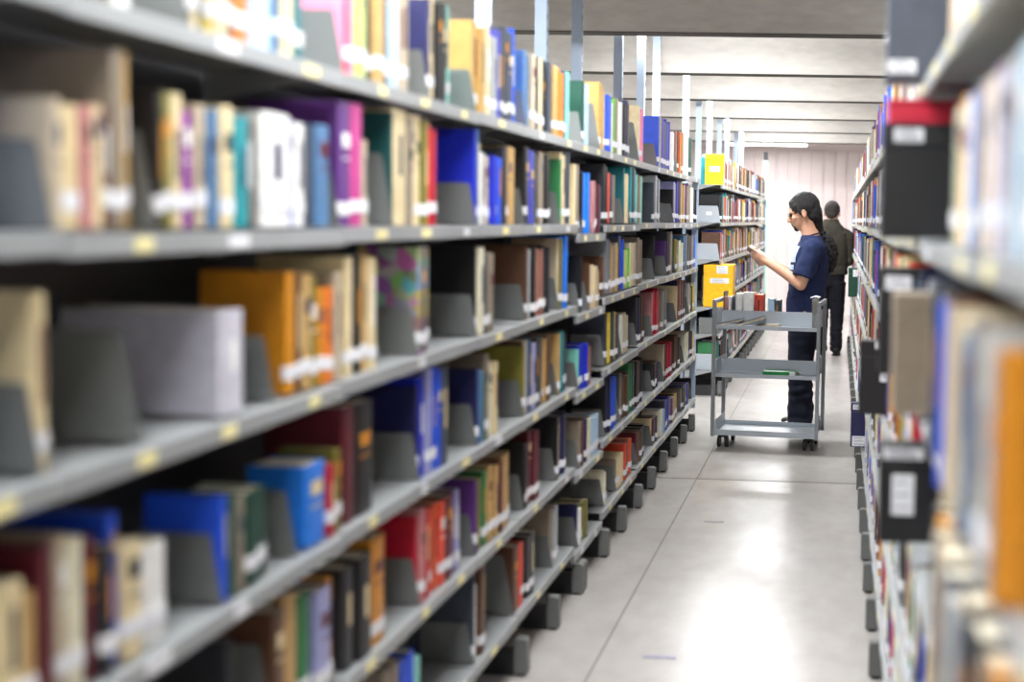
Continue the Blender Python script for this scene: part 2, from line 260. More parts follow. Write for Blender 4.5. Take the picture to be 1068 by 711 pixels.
 "blue:2.884:3.06:0.227 aqua:3.062:3.119:0.189 P:3.578:3.579:0.115 slate:3.581:3.593:0.285 white:3.594:3.606:0.232 black:3.657:3.719:0.273 P:4.035:4.037:0.2 brown:4.048:4.11:0.223 scarlet:4.112:4.188:0.218 charcoal:4.227:4.323:0.213 P:4.606:4.607:0.121 lightgrey:4.609:4.719:0.219 P:5.075:5.077:0.115 navy:5.078:5.09:0.171 white:5.092:5.133:0.15 olive:5.153:5.273:0.157 P:5.648:5.649:0.115 ivory:5.651:5.719:0.15 P:5.971:5.972:0.115 taupe:5.974:5.986:0.15 cream:5.997:6.188:0.15 scarlet:6.216:6.421:0.184 P:6.608:6.61:0.115 brown:6.611:6.739:0.174 black:6.74:6.874:0.178 P:7.162:7.164:0.115 cream:7.165:7.177:0.159 maroon:7.2:7.475:0.153 white:7.477:7.641:0.15 navy:7.643:7.905:0.195 purple:7.907:8.044:0.172 tan:8.046:8.287:0.164 P:8.491:8.493:0.115 charcoal:8.494:8.651:0.15 indigo:8.706:8.874:0.15 P:9.108:9.11:0.115 black:9.111:9.123:0.15 ivory:9.125:9.484:0.15 white:9.485:9.751:0.15",
]
# ------------------------------------------------------------------ shelving
A0, STEP, LIP = 1.7955, .3235, .032
NTH = ['top', 'second', 'third', 'fourth', 'fifth', 'bottom']
BAYW = ['nearest', 'second', 'third', 'fourth', 'fifth', 'sixth', 'seventh', 'eighth', 'ninth', 'tenth', 'eleventh', 'twelfth', 'thirteenth', 'fourteenth', 'fifteenth', 'sixteenth', 'seventeenth']
def shelf_top(k): return A0-k*STEP+LIP
def make_bay(s, xl, y0, y1, feet, label, group, dz=0, posts=True, end=None, rear=True, tops=None):
    """one bay of cantilever shelving; s=-1 runs away to the left of the aisle, +1 to the right"""
    t = thing('bookshelf_bay', (xl, (y0+y1)/2, 0), label, 'bookshelf', group)
    L = y1-y0; h = L/2
    def pts(l): return [(s*a, z) for a, z in l]
    for k in range(6):
        zb = tops[k]-LIP if tops else A0-k*STEP+(dz if k else 0)+random.uniform(-.002, .002)
        m = MB(); m.prism(pts([(0, 0), (0, LIP), (.30, LIP), (.30, LIP-.004), (.014, LIP-.004), (.014, 0)]), 'y', -h+.002, h-.002)
        for e in (-h+.003, h-.005):                     # gusset brackets that hold the shelf to the upright
            m.prism(pts([(.05, LIP-.004), (.30, LIP-.004), (.30, -.03), (.27, -.03)]), 'y', e, e+.002)
        sh = m.build('shelf', M_STEEL, t, bevel=.0015); sh.location = (0, 0, zb)
        n = max(1, int(L/.3)); 
        for j in range(n):
            if random.random() < .12: continue
            c = -h+L*(j+.5)/n+random.uniform(-.06, .06); wd = random.choice((.05, .06, .07))
            q = MB(); q.box(-.0012*s, .0006*s, c-wd/2, c+wd/2, .005, .027)
            q.build('shelf_label', random.choice((M_YLAB, M_YLAB, M_LAB)), sh)
    m = MB(); m.box(s*.305, s*.311, -h+.001, h-.001, .15, A0+LIP); m.build('back_panel', M_DARK, t)
    m = MB()
    if rear:
        for k in range(6): m.box(min(s*.385, s*.64), max(s*.385, s*.64), -h+.002, h-.002, A0-k*STEP+.02, A0-k*STEP+LIP)
        m.build('rear_shelf', M_STEEL, t)
    for fy in feet:
        fy = min(max(fy, y0+.024), y1-.024)-(y0+y1)/2
        m = MB(); m.prism(pts([(-.028, .010), (-.028, .118), (-.02, .126), (.018, .126), (.018, .010)]), 'y', fy-.022, fy+.022)
        fo = m.build('foot', M_FOOT, t, bevel=.002)
        m = MB(); m.box(min(-s*.018, s*.010), max(-s*.018, s*.010), fy-.014, fy+.014, 0, .0098); m.build('foot_pad', M_RUB, fo)
        m = MB(); m.box(min(s*.0185, s*.60), max(s*.0185, s*.60), fy-.012, fy+.012, .0, .09); m.build('base_leg', M_DARK, t)
    if end is not None:
        m = MB(); e = end*h; m.box(min(s*.004, s*.05), max(s*.004, s*.05), e, e+end*.003, .13, A0+.02); m.build('end_upright', M_POST, t)
        m = MB(); m.box(min(s*.12, s*.30), max(s*.12, s*.30), e, e+end*.002, .13, A0); m.build('end_panel', M_DARK, t)
    return t
def post(x, y, top, label):
    m = MB()
    m.prism([(x-.027, y-.02), (x+.027, y-.02), (x+.027, y+.02), (x+.02, y+.02), (x+.02, y-.012), (x-.02, y-.012), (x-.02, y+.02), (x-.027, y+.02)], 'z', 0, top)
    z = 1.95
    while z < top-.05:                                    # slot row on the face
        m.box(x+.027, x+.0276, y-.004, y+.004, z, z+.025, 1); z += .06
    o = m.build('shelving_post', [M_POST, M_DARK]); o['label'] = label; o['category'] = 'post'; o['group'] = 'tall posts rising from the shelving to the ceiling'
    return o

LB = [-.3, .65, 1.627, 2.574, 3.558, 4.05, 4.93, 5.53, 6.5, 7.36, 8.3, 9.22]
XLIP = -1.03
feetL = [4.056+.4902*k for k in range(-9, 11)]+[4.93+.06]
for i in range(len(LB)-1):
    y0, y1 = LB[i], LB[i+1]
    fl = [y for y in feetL if y0-.03 <= y < y1-.03]
    w_ = 'grey steel bookshelf bay nearest the camera, left of the aisle' if i == 1 else 'grey steel bookshelf bay left of the aisle, %s bay from the camera' % (BAYW[max(0, i-1)])
    if i == 0: w_ = 'grey steel bookshelf bay left of the aisle, beside the camera'
    make_bay(-1, XLIP, y0, y1, fl, w_, 'left range of bookshelf bays', dz=-.04 if i == 6 else random.uniform(-.004, .004), end=1 if i == len(LB)-2 else None)
PY_ = [2.75, 3.72, 4.78, 5.72, 6.50, 7.72, 8.60, 9.33]
for j, y in enumerate(PY_):
    post(-1.375, y, 3.2, 'pale steel post rising above the left bookshelves, %s post from the camera' % BAYW[j])
XR_ = .165
RB = [.55+.96*k for k in range(17)]
RB = [y for y in RB if y < 16]
feetR = [3.20+.49*k for k in range(-5, 27)]
for i in range(len(RB)-1):
    y0, y1 = RB[i], RB[i+1]
    make_bay(1, XR_, y0, y1, [y for y in feetR if y0 <= y < y1], 'grey steel bookshelf bay right of the aisle, %s bay from the camera' % BAYW[i], 'right range of bookshelf bays', dz=random.uniform(-.006, .006), end=1 if i == len(RB)-2 else None)
FT = [1.8275, 1.504, 1.181, .775, .54, .225]
R2B = [10.72+.94*k for k in range(8)]
XL2 = -1.0
for i in range(7):
    y0, y1 = R2B[i], R2B[i+1]
    make_bay(-1, XL2, y0, y1, [y0+.1, y0+.57], 'grey steel bookshelf bay beyond the cross aisle on the left, %s of its range' % BAYW[i], 'far left range of bookshelf bays', end=1 if i == 6 else None, tops=FT if i == 0 else None)
for j, y in enumerate([10.9, 11.9, 12.9, 13.95, 14.9, 16.2, 17.1]):
    post(-1.345, y, 3.2, 'pale steel post above the far left bookshelves, %s post of that range' % BAYW[j])

# ------------------------------------------------------------------ books
DARK = {'black', 'charcoal', 'slate', 'navy', 'indigo', 'purple', 'maroon', 'brown', 'darkgreen', 'darkteal', 'teal', 'royal', 'blue', 'green', 'crimson', 'violet', 'olive', 'red', 'skyblue'}
def book_parts(s, t, h, d, c, lab, title):
    """meshes (local, spine at x=0, standing on z=0, thickness along +y) as (name, MB, material)"""
    k = .0022 if t > .02 else .0014; out = []
    def P(l): return [(s*a, b) for a, b in l]
    m = MB(); m.prism(P([(d, 0), (.006, 0), (.0015, .18*t), (0, .5*t), (.0015, .82*t), (.006, t), (d, t), (d, t-k), (.008, t-k), (.008, k), (d, k)]), 'z', 0, h)
    out.append(('cover', m, cover_mat(c)))
    m = MB(); m.box(min(s*.0082, s*(d-.004)), max(s*.0082, s*(d-.004)), k+.0002, t-k-.0002, .003, h-.003); out.append(('page_block', m, M_PAGE))
    if lab:
        z0 = .022+random.uniform(0, .012); z1 = z0+.027; e = .0007
        m = MB(); m.prism(P([(.014, -e), (.005, -e), (-.0015, .2*t), (-.0022, .5*t), (-.0015, .8*t), (.005, t+e), (.014, t+e), (.014, t), (.0065, t), (0, .5*t), (.0065, 0), (.014, 0)]), 'z', z0, z1)
        out.append(('spine_label', m, M_LAB))
    if title and t > .012:
        tc = random.choice(['cream', 'white', 'tan', 'amber']) if c in DARK else random.choice(['charcoal', 'navy', 'maroon', 'white', 'slate'])
        m = MB()
        if random.random() < .5:
            a = h*random.uniform(.35, .45); b = h*random.uniform(.7, .85); m.box(min(-s*.0006, s*.003), max(-s*.0006, s*.003), .38*t, .62*t, a, b)
        else:
            a = h*random.uniform(.6, .75); m.box(min(-s*.0004, s*.005), max(-s*.0004, s*.005), .22*t, .78*t, a, a+.03)
            bm_ = MB(); bm_.box(min(-s*.0004, s*.005), max(-s*.0004, s*.005), .22*t, .78*t, a-.025, a-.021); out.append(('spine_band', bm_, cover_mat(tc)))
        out.append(('spine_title', m, cover_mat(tc)))
    return out
BOOKS = []     # dict(side, row, bay, y0, y1, h, c, x, d)
PLATES = []
def visible_area(x, y0, y1, z, h):
    a = [pix((x, y, zz)) for y in (max(y0, .3), max(y1, .31)) for zz in (z, z+h)]
    xs = [p[0] for p in a]; ys = [p[1] for p in a]
    w_ = min(1068, max(xs))-max(0, min(xs)); hh = min(711, max(ys))-max(0, min(ys))
    return max(0, w_)*max(0, hh) if w_ > 0 and hh > 0 else 0
def bay_of(B, y):
    for i in range(len(B)-1):
        if B[i] <= y < B[i+1]: return i
    return None
FAM = {'black': ['charcoal', 'brown', 'navy'], 'royal': ['blue', 'navy'], 'cream': ['beige', 'ivory', 'tan'], 'beige': ['cream', 'taupe'], 'scarlet': ['crimson', 'orange2', 'maroon'],
       'crimson': ['scarlet', 'maroon'], 'white': ['ivory', 'lightgrey', 'paleblue'], 'skyblue': ['blue', 'steelblue'], 'brown': ['dustybrown', 'maroon'], 'navy': ['slate', 'indigo']}
RES = [('right', 0, 2.58, 2.74), ('right', 1, 2.58, 2.74), ('right', 2, 2.30, 2.46), ('right', 2, 2.90, 3.04), ('right', 3, 2.62, 2.76), ('right', 3, 4.40, 4.52), ('right', 5, 7.33, 7.44), ('right', 3, 11.28, 11.44),
       ('far', 0, 10.76, 10.88), ('far', 3, 10.6, 11.02), ('far', 4, 10.6, 11.6)]
def add_item(side, B, xs, row, c, y0, y1, h, prot=0, noclip=False):
    b = bay_of(B, (y0+y1)/2)
    if b is None: return
    lo, hi = B[b]+.004, B[b+1]-.006
    y0 = max(y0, lo); y1 = min(y1, hi)
    for (sd, rw, ra, rb) in RES:
        if sd == side and rw == row and y0 < rb and y1 > ra: return
    z = (FT[row] if side == 'far' and b == 0 else shelf_top(row))+(-.04 if side == 'left' and b == 6 and row else 0)+.0035
    if c == 'P':
        PLATES.append(dict(side=side, B=B, row=row, bay=b, y=min(max(y0, lo), hi), h=h, z=z, xs=xs)); return
    if y1-y0 < .006: return
    t = y1-y0; parts = []
    if t > .06 and c not in ('archive',) and not noclip:
        n = max(2, round(t/.04)); ws = [random.uniform(.7, 1.3) for _ in range(n)]; sm = sum(ws); y = y0
        for i, w_ in enumerate(ws):
            dt = t*w_/sm; cc = c if random.random() < .62 else random.choice(FAM.get(c, [c, 'taupe', 'slate']))
            parts.append((cc, y, y+dt-.0007, min(max(.15, h*(1 if i == 0 else random.uniform(.93, 1.03))), .284 if row else .4))); y += dt
    else: parts = [(c, y0, y1, h)]
    for cc, a, b_, hh in parts:
        BOOKS.append(dict(side=side, B=B, row=row, bay=b, y0=a, y1=b_, h=hh, c=cc, x=xs+((-prot if prot else random.uniform(-.004, .012)))*(-1 if side != 'right' else 1), z=z, d=.285 if cc == 'archive' else min(.24, max(.12, hh*random.uniform(.66, .78)))))
for k, row in enumerate(LEFT_ROWS):
    for tok in row.split():
        c, a, b, h = tok.split(':'); add_item('left', LB, -1.045, k, c, float(a), float(b), float(h), noclip=float(a) < 3 and float(b)-float(a) < .125)
# the two bays beside and behind the frame edge, and gaps: books of the same kinds
GEN = ['black', 'cream', 'navy', 'maroon', 'beige', 'white', 'tan', 'blue', 'charcoal', 'brown', 'steelblue', 'taupe', 'ivory', 'crimson', 'olive', 'teal', 'lightgrey', 'slate', 'scarlet', 'green', 'purple', 'amber', 'dustybrown', 'skyblue']
def fill(side, B, xs, row, ya, yb, pal=GEN, start_plate=True):
    y = ya
    while y < yb-.05:
        if start_plate or random.random() < .5:
            add_item(side, B, xs, row, 'P', y, y, random.uniform(.12, .16)); y += .003
        start_plate = True
        for _ in range(random.randint(4, 11)):
            t = random.uniform(.014, .045)
            if y+t > yb: break
            add_item(side, B, xs, row, random.choice(pal), y, y+t-.0008, random.uniform(.19, .27)); y += t
        y += random.choice((.02, .08, .14, .2))
RP = ['grey', 'lightgrey', 'cream', 'paleblue', 'beige', 'ivory', 'taupe', 'grey', 'steelblue', 'grey', 'black', 'charcoal', 'amber', 'brown', 'crimson']
# right range, near part (colour:thickness cm:height cm, '_' = gap cm), going away from the camera starting at y=1.22
NEAR = {
 0: 'grey:6:26 white:5:25 ivory:4:24 lightgrey:5:27 grey:6:25 steelblue:5:26 taupe:4:24 lightgrey:6:27 beige:4:25 white:5:26 paleblue:6:27 white:7:26 paleblue:6:25 grey:4:24 paleblue:8:27 white:6:25 lightgrey:7:26 white:8:27 cream:9:27 dustypink:3:25 cream:8:27',
 1: 'lightgrey:8:21 paleblue:9:21 paleblue:10:21 lightgrey:4:21 dustypink:3:21 lavender:5:21 ivory:5:21 dustypink:3:21 lightgrey:8:21 slate:4:21 lightgrey:5:21 blue:3:21 paleblue:5:21 ivory:8:21 amber:3:22 cream:6:21 beige:5:21 greygreen:8:21',
 2: 'amber:3:24 slate:6:22 lightgrey:5:25 beige:4:24 taupe:7:26 grey:6:25 steelblue:6:23 beige:5:23 cream:5:24 ivory:5:24 beige:6:25 brown:4:26 lightgrey:4:24 blue:5:25 charcoal:6:26 taupe:5:25 grey:7:25 charcoal:6:26 slate:8:27',
 3: 'amber:4:26 taupe:8:25 charcoal:9:26 slate:5:25 taupe:8:26 lightgrey:6:24 grey:6:25 grey:5:24 beige:9:25 cream:10:26 taupe:6:24 amber:6:25 tan:4:24 charcoal:5:25',
 4: 'amber:7:25 grey:8:26 charcoal:7:26 taupe:8:25 lightgrey:8:25 grey:7:24 beige:9:26 taupe:12:26 taupe:9:26 cream:8:25 teal:4:24 steelblue:5:25 beige:6:26',
 5: 'grey:9:26 black:6:25 lightgrey:9:26 taupe:7:24 taupe:12:26 beige:14:26 lightgrey:8:25 maroon:4:25 white:6:27 lavender:5:26 cream:9:26 navy:3:25 ivory:6:25'}
XSR = .182
for k, s_ in NEAR.items():
    y = 1.16
    for tok in s_.split():
        c, t, h = tok.split(':'); t = float(t)/100*.8; 
        b = bay_of(RB, y+t/2); 
        if b is not None and y < RB[b+1] < y+t: y = RB[b+1]+.005
        add_item('right', RB, XSR, k, c, y, y+t-.0008, float(h)/100, prot=random.uniform(.022, .045) if k > 1 else .004, noclip=t < .075); y += t
        if y > 2.5: break
    fill('right', RB, XSR, k, max(y, 2.95 if k in (0, 1, 3) else y), RB[-1]-.02, GEN+['black', 'charcoal', 'crimson', 'cream', 'black'])
    fill('right', RB, XSR, k, .6, 1.14, RP)
    fill('left', LB, -1.045, k, .0, 1.45, GEN)
R2P = ['yellow', 'cream', 'white', 'navy', 'crimson', 'dustypink', 'olive', 'charcoal', 'white', 'lightgrey', 'black', 'taupe', 'black', 'tan', 'steelblue', 'brown', 'orange', 'ivory', 'teal2', 'lightgrey', 'charcoal', 'blue', 'maroon', 'beige']
for k in range(6):
    fill('far', R2B, -1.015, k, 10.98, R2B[-1]-.02, R2P)
# two books at the near end of the far range, behind the wide end plates
for k, cols in {0: ['teal2'], 1: ['black', 'black', 'charcoal'], 2: ['brown', 'tan', 'orange2', 'dustypink'], 5: ['green', 'green', 'steelblue']}.items():
    y = 10.79 if k else 10.89
    add_item('far', R2B, -1.015, k, 'P', 10.765, 10.765, .145)
    for c in cols: add_item('far', R2B, -1.015, k, c, y, y+.036, .235); y += .037
BOOKS.sort(key=lambda b: (b['side'], b['row'], b['y0']))
SIDE = {'left': 'left range', 'right': 'right range', 'far': 'far left range'}
keep = []
for b in BOOKS:
    b['area'] = visible_area(b['x'], b['y0'], b['y1'], b['z'], b['h'])
order = sorted(BOOKS, key=lambda b: -b['area'])
NBOOK = 284
for i, b in enumerate(order): b['own'] = i < NBOOK and b['area'] > 12
# neighbours and labels
bykey = {}
for b in BOOKS: bykey.setdefault((b['side'], b['row'], b['bay']), []).append(b)
pl = {}
for p in PLATES: pl.setdefault((p['side'], p['row'], p['bay']), []).append(p)
def bayname(side, i):
    if side == 'left': return BAYW[max(0, i-1)]
    return BAYW[i]
for key, L_ in bykey.items():
    L_.sort(key=lambda b: b['y0']); ps = sorted(p['y'] for p in pl.get(key, []))
    for i, b in enumerate(L_):
        def near(j, lo, hi):
            if any(lo-.003 <= y <= hi+.003 for y in ps): return 'bookend'
            if j is None: return 'gap'
            return word(j['c'])
        a = near(L_[i-1] if i else None, (L_[i-1]['y1'] if i else b['y0']-.1), b['y0'])
        n = near(L_[i+1] if i+1 < len(L_) else None, b['y1'], (L_[i+1]['y0'] if i+1 < len(L_) else b['y1']+.1))
        t = b['y1']-b['y0']; sz = 'thick' if t > .042 else ('thin' if t < .02 else ('tall' if b['h'] > .252 else ('short' if b['h'] < .195 else 'medium')))
        b['a'], b['n'], b['sz'] = a, n, sz
def lab(b, adj=None):
    return '%s%s book between %s and %s, %s shelf, %s bay, %s' % ((adj+' ') if adj else '', word(b['c']), b['a'], b['n'], NTH[b['row']], bayname(b['side'], b['bay']), SIDE[b['side']])
own = [b for b in BOOKS if b['own']]
g = {}
for b in own: b['label'] = lab(b, b['sz']); g.setdefault(b['label'], []).append(b)
for k, L_ in g.items():
    if len(L_) > 1:
        L_.sort(key=lambda b: b['y0'])
        for i, b in enumerate(L_):
            b['label'] = lab(b, ['nearest', 'second nearest', 'third nearest', 'fourth nearest', 'fifth nearest', 'sixth nearest', 'seventh nearest', 'eighth nearest'][i])
            if len(L_) == 2: b['label'] = lab(b, ['nearer', 'farther'][i])
rest = MB(); rest_mats = []; ridx = {}
random.seed(3)
for b in BOOKS:
    s = 1 if b['side'] == 'right' else -1
    parts = book_parts(s, b['y1']-b['y0'], b['h'], b['d'], b['c'], random.random() < .66 and b['c'] != 'archive' and not (b['side'] == 'right' and b['y0'] < 2.2 and random.random() < .6), b['own'] and random.random() < .7)
    lean = 0
    if b['own']:
        t = thing('book', (b['x'], b['y0'], b['z']), b['label'], 'book', 'books on the %s shelf of the %s' % (NTH[b['row']], SIDE[b['side']]))
        for nm, m, mt in parts: m.build(nm, mt, t)
    else:
        if b['side'] == 'right' and b['y1'] < .9: continue
        for nm, m, mt in parts[:3]:
            if mt.name not in ridx: ridx[mt.name] = len(rest_mats); rest_mats.append(mt)
            m.mi = [ridx[mt.name]]*len(m.f); rest.add(m, Matrix.Translation((b['x'], b['y0'], b['z'])))
o = rest.build('book', rest_mats); o['kind'] = 'stuff'
tag(o, 'many more small books filling the rest of the shelves in the distance', 'books')
# ------------------------------------------------------------------ bookends
PL_ME = {}
def plate_mesh(s, h, wd):
    key = (s, round(h, 2), wd)
    if key not in PL_ME:
        h = round(h, 2); m = MB()
        m.prism([(0, 0), (s*.022*h/.13, h-.006), (s*(.028*h/.13), h), (s*(wd-.006), h), (s*wd, h-.006), (s*wd, 0)], 'y', 0, .0014)
        m.box(min(0, s*wd), max(0, s*wd), -.0, -.0001, 0, .0001) if False else None
        b = MB(); b.box(min(s*.02, s*(wd-.02)), max(s*.02, s*(wd-.02)), .0014, .07, -.0008, .0004)
        PL_ME[key] = (m.mesh('plate', [M_PLATE if wd < .2 else M_CART]), b.mesh('base_tongue', [M_PLATE]))
    return PL_ME[key]
seen = {}
for p in PLATES:
    s = 1 if p['side'] == 'right' else -1
    L_ = bykey.get((p['side'], p['row'], p['bay']), [])
    nb = next((b for b in L_ if b['y0'] >= p['y']-.004), None)
    c = word(nb['c']) if nb else 'empty space'
    if visible_area(p['xs'], p['y']-.02, p['y']+.02, p['z'], .15) < 6: continue
    base = 'grey steel bookend before %s book, %s shelf, %s bay, %s' % (c, NTH[p['row']], bayname(p['side'], p['bay']), SIDE[p['side']])
    if not nb: base = 'grey steel bookend before a gap, %s shelf, %s bay, %s' % (NTH[p['row']], bayname(p['side'], p['bay']), SIDE[p['side']])
    p['label'] = base; seen.setdefault(base, []).append(p)
    p['nb'] = nb
for base, L_ in seen.items():
    if len(L_) > 1:
        L_.sort(key=lambda p: p['y'])
        for i, p in enumerate(L_): p['label'] = ['nearest', 'second', 'third', 'fourth', 'fifth'][min(i, 4)]+' '+base
for p in PLATES:
    if 'label' not in p: continue
    s = 1 if p['side'] == 'right' else -1
    t = thing('bookend', (p['xs']+s*.0, p['y'], p['z']), p['label'], 'bookend', 'steel bookends on the %s' % SIDE[p['side']])
    for nm, me in zip(('plate', 'base_tongue'), plate_mesh(s, p['h'], .20 if p['side'] == 'far' and p['y'] < 10.77 else .16)):
        o = bpy.data.objects.new(nm, me); COL.objects.link(o); o.parent = t
    if p['side'] == 'far' and p['row'] == 1 and abs(p['y']-10.765) < .01:
        m = MB(); m.box(-.125, -.075, -.0012, -.0002, .06, .09); m.build('paper_label', M_LAB, t)
print('BOOKS', len(BOOKS), 'own', len(own), 'plates', sum(1 for p in PLATES if 'label' in p), 'smallest', min(b['area'] for b in own))
# ------------------------------------------------------------------ file boxes and end pieces
def file_box(x0, x1, y0, y1, z, h, c, label, lab_at=None, ring=False, group=None, inset=0):
    t = thing('file_box', ((x0+x1)/2, (y0+y1)/2, z), label, 'box', group)
    w_, d_ = (x1-x0)/2, (y1-y0)/2; mt = cover_mat(c)
    m = MB(); m.box(-w_, w_, -d_, d_, 0, h*.8); m.build('body', mt, t, bevel=.003)
    m = MB(); m.box(-w_-.0012, w_+.0012, -d_-.0012, d_+.0012, h*.8+.001, h); m.build('lid', mt, t, bevel=.003)
    for (a, b, lo, hi, mm) in (lab_at or []):
        m = MB(); m.box(-w_+a*2*w_, -w_+b*2*w_, -d_-.003, -d_-.0013, lo*h, hi*h); lb = m.build('paper_label', mm, t)
        m = MB(); n = 3
        for q in range(n):
            zz = lo*h+(hi-lo)*h*(q+.6)/(n+.3); m.box(-w_+(a+.12*(b-a))*2*w_, -w_+(b-(.12+.1*q)*(b-a))*2*w_, -d_-.0034, -d_-.003, zz, zz+.0025)
        o = m.build('printed_line', cover_mat('slate'), lb); o['kind'] = 'stuff'
    if ring:
        m = MB(); m.tube([(-w_-.0015+.0*math.cos(a), .016*math.cos(a), h*.3+.016*math.sin(a)) for a in [i*PI/8 for i in range(17)]], .003, 6); m.build('finger_ring', M_CHROME, t)
    return t
zt = [shelf_top(k)+.003 for k in range(6)]
file_box(.092, .36, 2.62, 2.72, zt[0], .27, 'slate', 'dark slate file box on the top shelf of the right range, sticking out', [(.01, .22, .06, .16, M_LAB)], True)
bb = file_box(.088, .36, 2.60, 2.72, zt[1], .235, 'black', 'big black file box sticking out below the dark slate box, right range', [(.08, .30, .84, .96, M_LAB)], True)
file_box(.098, .34, 2.61, 2.71, zt[1]+.2355, .05, 'crimson', 'flat red box lying on top of the big black file box')
file_box(.10, .34, 2.92, 3.02, zt[2], .25, 'black', 'black file box on the third shelf of the right range, behind a taupe one', [(.05, .3, .8, .93, M_LAB)])
file_box(.108, .36, 2.32, 2.44, zt[2], .225, 'taupe', 'taupe grey file box on the third shelf of the right range', None)
file_box(.10, .36, 2.64, 2.74, zt[3], .205, 'black', 'black file box with a tall white label, fourth shelf right range, nearer one', [(.1, .28, .3, .72, M_LAB), (.02, .35, .88, .99, M_LAB)])
file_box(.088, .34, 4.42, 4.50, zt[3], .26, 'black', 'black file box with a small white label, fourth shelf right range, farther one', [(.28, .6, .45, .72, M_LAB), (.2, .5, .9, .99, M_LAB)])
file_box(.10, .30, 7.35, 7.42, zt[5], .26, 'navy', 'navy file box with a white foot label low on the right range', [(.05, .5, .02, .25, M_LAB), (.05, .5, .85, .97, M_LAB)])
file_box(.10, .30, 11.3, 11.42, zt[3]-.16+.16, .26, 'darkgreen', 'dark green file box on the fourth shelf far along the right range', [(.2, .5, .7, .95, M_LAB)])
# near end of the far left range
file_box(-1.16, -1.0, 10.80, 10.86, zt[0], .26, 'brightyellow', 'yellow file box on the top shelf end of the far left range', [(.25, .8, .42, .6, M_LAB)])
file_box(-1.15, -.895, 10.745, 11.0, FT[3]+.004, .365, 'brightyellow', 'large yellow file box standing at the end of the far left range', [(.44, .82, .79, .97, M_LAB), (.22, .86, .56, .68, M_LAB)])
t = thing('bookend', (-1.015, 10.765, FT[4]+.003), 'wide grey bookend low on the end of far left range, under the yellow box', 'bookend')
for nm, me in zip(('plate', 'base_tongue'), plate_mesh(-1, .14, .17)):
    o = bpy.data.objects.new(nm, me); COL.objects.link(o); o.parent = t
def simple_book(loc, rz, t_, h, d, c, label, rot=(0, 0), group=None, lab_=True, z=None):
    t = thing('book', loc, label, 'book', group); t.rotation_euler = (rot[0], rot[1], rz)
    for nm, mm, mt in book_parts(1, t_, h, d, c, lab_, t_ > .02 and c not in ('white', 'paleblue')): mm.build(nm, mt, t)
    return t
# grey tag on the second-shelf end plate
# ------------------------------------------------------------------ pale green pillar by the end wall
t = thing('pillar', (-1.06, 18.0, 0), 'slim pale green painted pillar with dark cap near the back wall', 'pillar')
m = MB(); m.box(-.045, .045, -.05, .05, .0, 2.38); m.build('shaft', mat('pale green gloss paint', (186, 226, 202), .35, 0, .05, 3), t, bevel=.006)
m = MB(); m.box(-.03, .03, -.035, .035, 2.38, 2.50); m.build('cap', M_DARK, t, bevel=.004)
m = MB(); m.box(-.025, .025, -.075, -.05, 1.70, 1.80); m.build('switch_box', mat('olive grey plastic', (120, 118, 100), .5), t, bevel=.003)
# ------------------------------------------------------------------ floor marks
for x, y, l, c_, lb in ((-.595, 6.28, .05, (120, 116, 116), 'dark tape strip stuck on the floor in mid aisle, farther one'), (-.59, 4.29, .058, (128, 128, 150), 'grey blue tape strip stuck on the floor in mid aisle, nearer one')):
    m = MB(); m.box(x-l, x+l, y-.014, y+.014, 0.0005, .0022); o = m.build('floor_tape', mat('tape '+lb[:9], c_, .5, 0, .15, 60)); tag(o, lb, 'tape')

# ------------------------------------------------------------------ book cart
CX, CY, CR = -.446, 8.49, math.radians(-4.5)
M_CARTF = mat('grey enamelled cart frame', (140, 144, 148), .35)
cart = thing('book_cart', (CX, CY, 0), 'grey steel book cart with three shelves parked in the aisle', 'cart', None, CR)
W, D = .35, .21
for sx in (-1, 1):
    m = MB()
    for sy in (-1, 1):
        x, y = sx*W, sy*D; m.box(x-.012, x+.012, y-.015, y+.015, .085, .992)
    m.build('side_frame', M_CART, cart, bevel=.002) if False else None
    for sy in (-1, 1):
        x, y = sx*W, sy*D; q = MB(); q.box(x-.012, x+.012, y-.015, y+.015, .085, 1.0); q.build('post', M_CARTF, cart, bevel=.002)
    q = MB(); q.box(sx*W-.012, sx*W+.012, -D+.0155, D-.0155, .974, 1.0); q.build('handle_bar', M_CARTF, cart, bevel=.003)
for nm, z, lip, dv, side in (('bottom_shelf', .092, .038, 0, .10), ('middle_shelf', .484, .026, .105, .12), ('top_shelf', .806, .026, .112, .125)):
    q = MB(); a, b = W-.0125, D
    q.box(-a, a, -b+.002, b-.002, z+.006, z+.010)
    q.box(-a, a, -b-.0005, -b+.002, z, z+lip); q.box(-a, a, b-.002, b+.0005, z, z+lip)
    sh = q.build(nm, M_CART, cart, bevel=.0008)
    for s in (-1, 1):
        q = MB(); xx = s*(W-.0145); q.box(xx-.001, xx+.001, -b+.016, b-.016, z+.010, z+side); q.build('end_panel', M_CART, sh)
    if dv:
        q = MB(); q.box(-a+.004, a-.004, -.0015, .0015, z+.0105, z+dv); q.build('divider', M_CART, sh)
for sx in (-1, 1):
    for sy in (-1, 1):
        x, y = sx*(W-.06), sy*(D-.075)
        q = MB(); q.box(x-.026, x+.026, y-.026, y+.026, .070, .0978); q.box(x-.016, x-.012, y-.012, y+.012, .03, .078); q.box(x+.012, x+.016, y-.012, y+.012, .03, .078)
        ca = q.build('caster', M_RUB, cart)
        for o_ in (-.026, .026):
            q = MB(); q.tube([(x+o_-.009, y, .038), (x+o_+.009, y, .038)], .0375, 18); q.build('wheel', M_RUB, ca)
Mc = Matrix.Translation((CX, CY, 0)) @ Matrix.Rotation(CR, 4, 'Z')
def on_cart(x, y, z): return tuple(Mc @ Vector((x, y, z)))
ZT = .817; ZM = .495
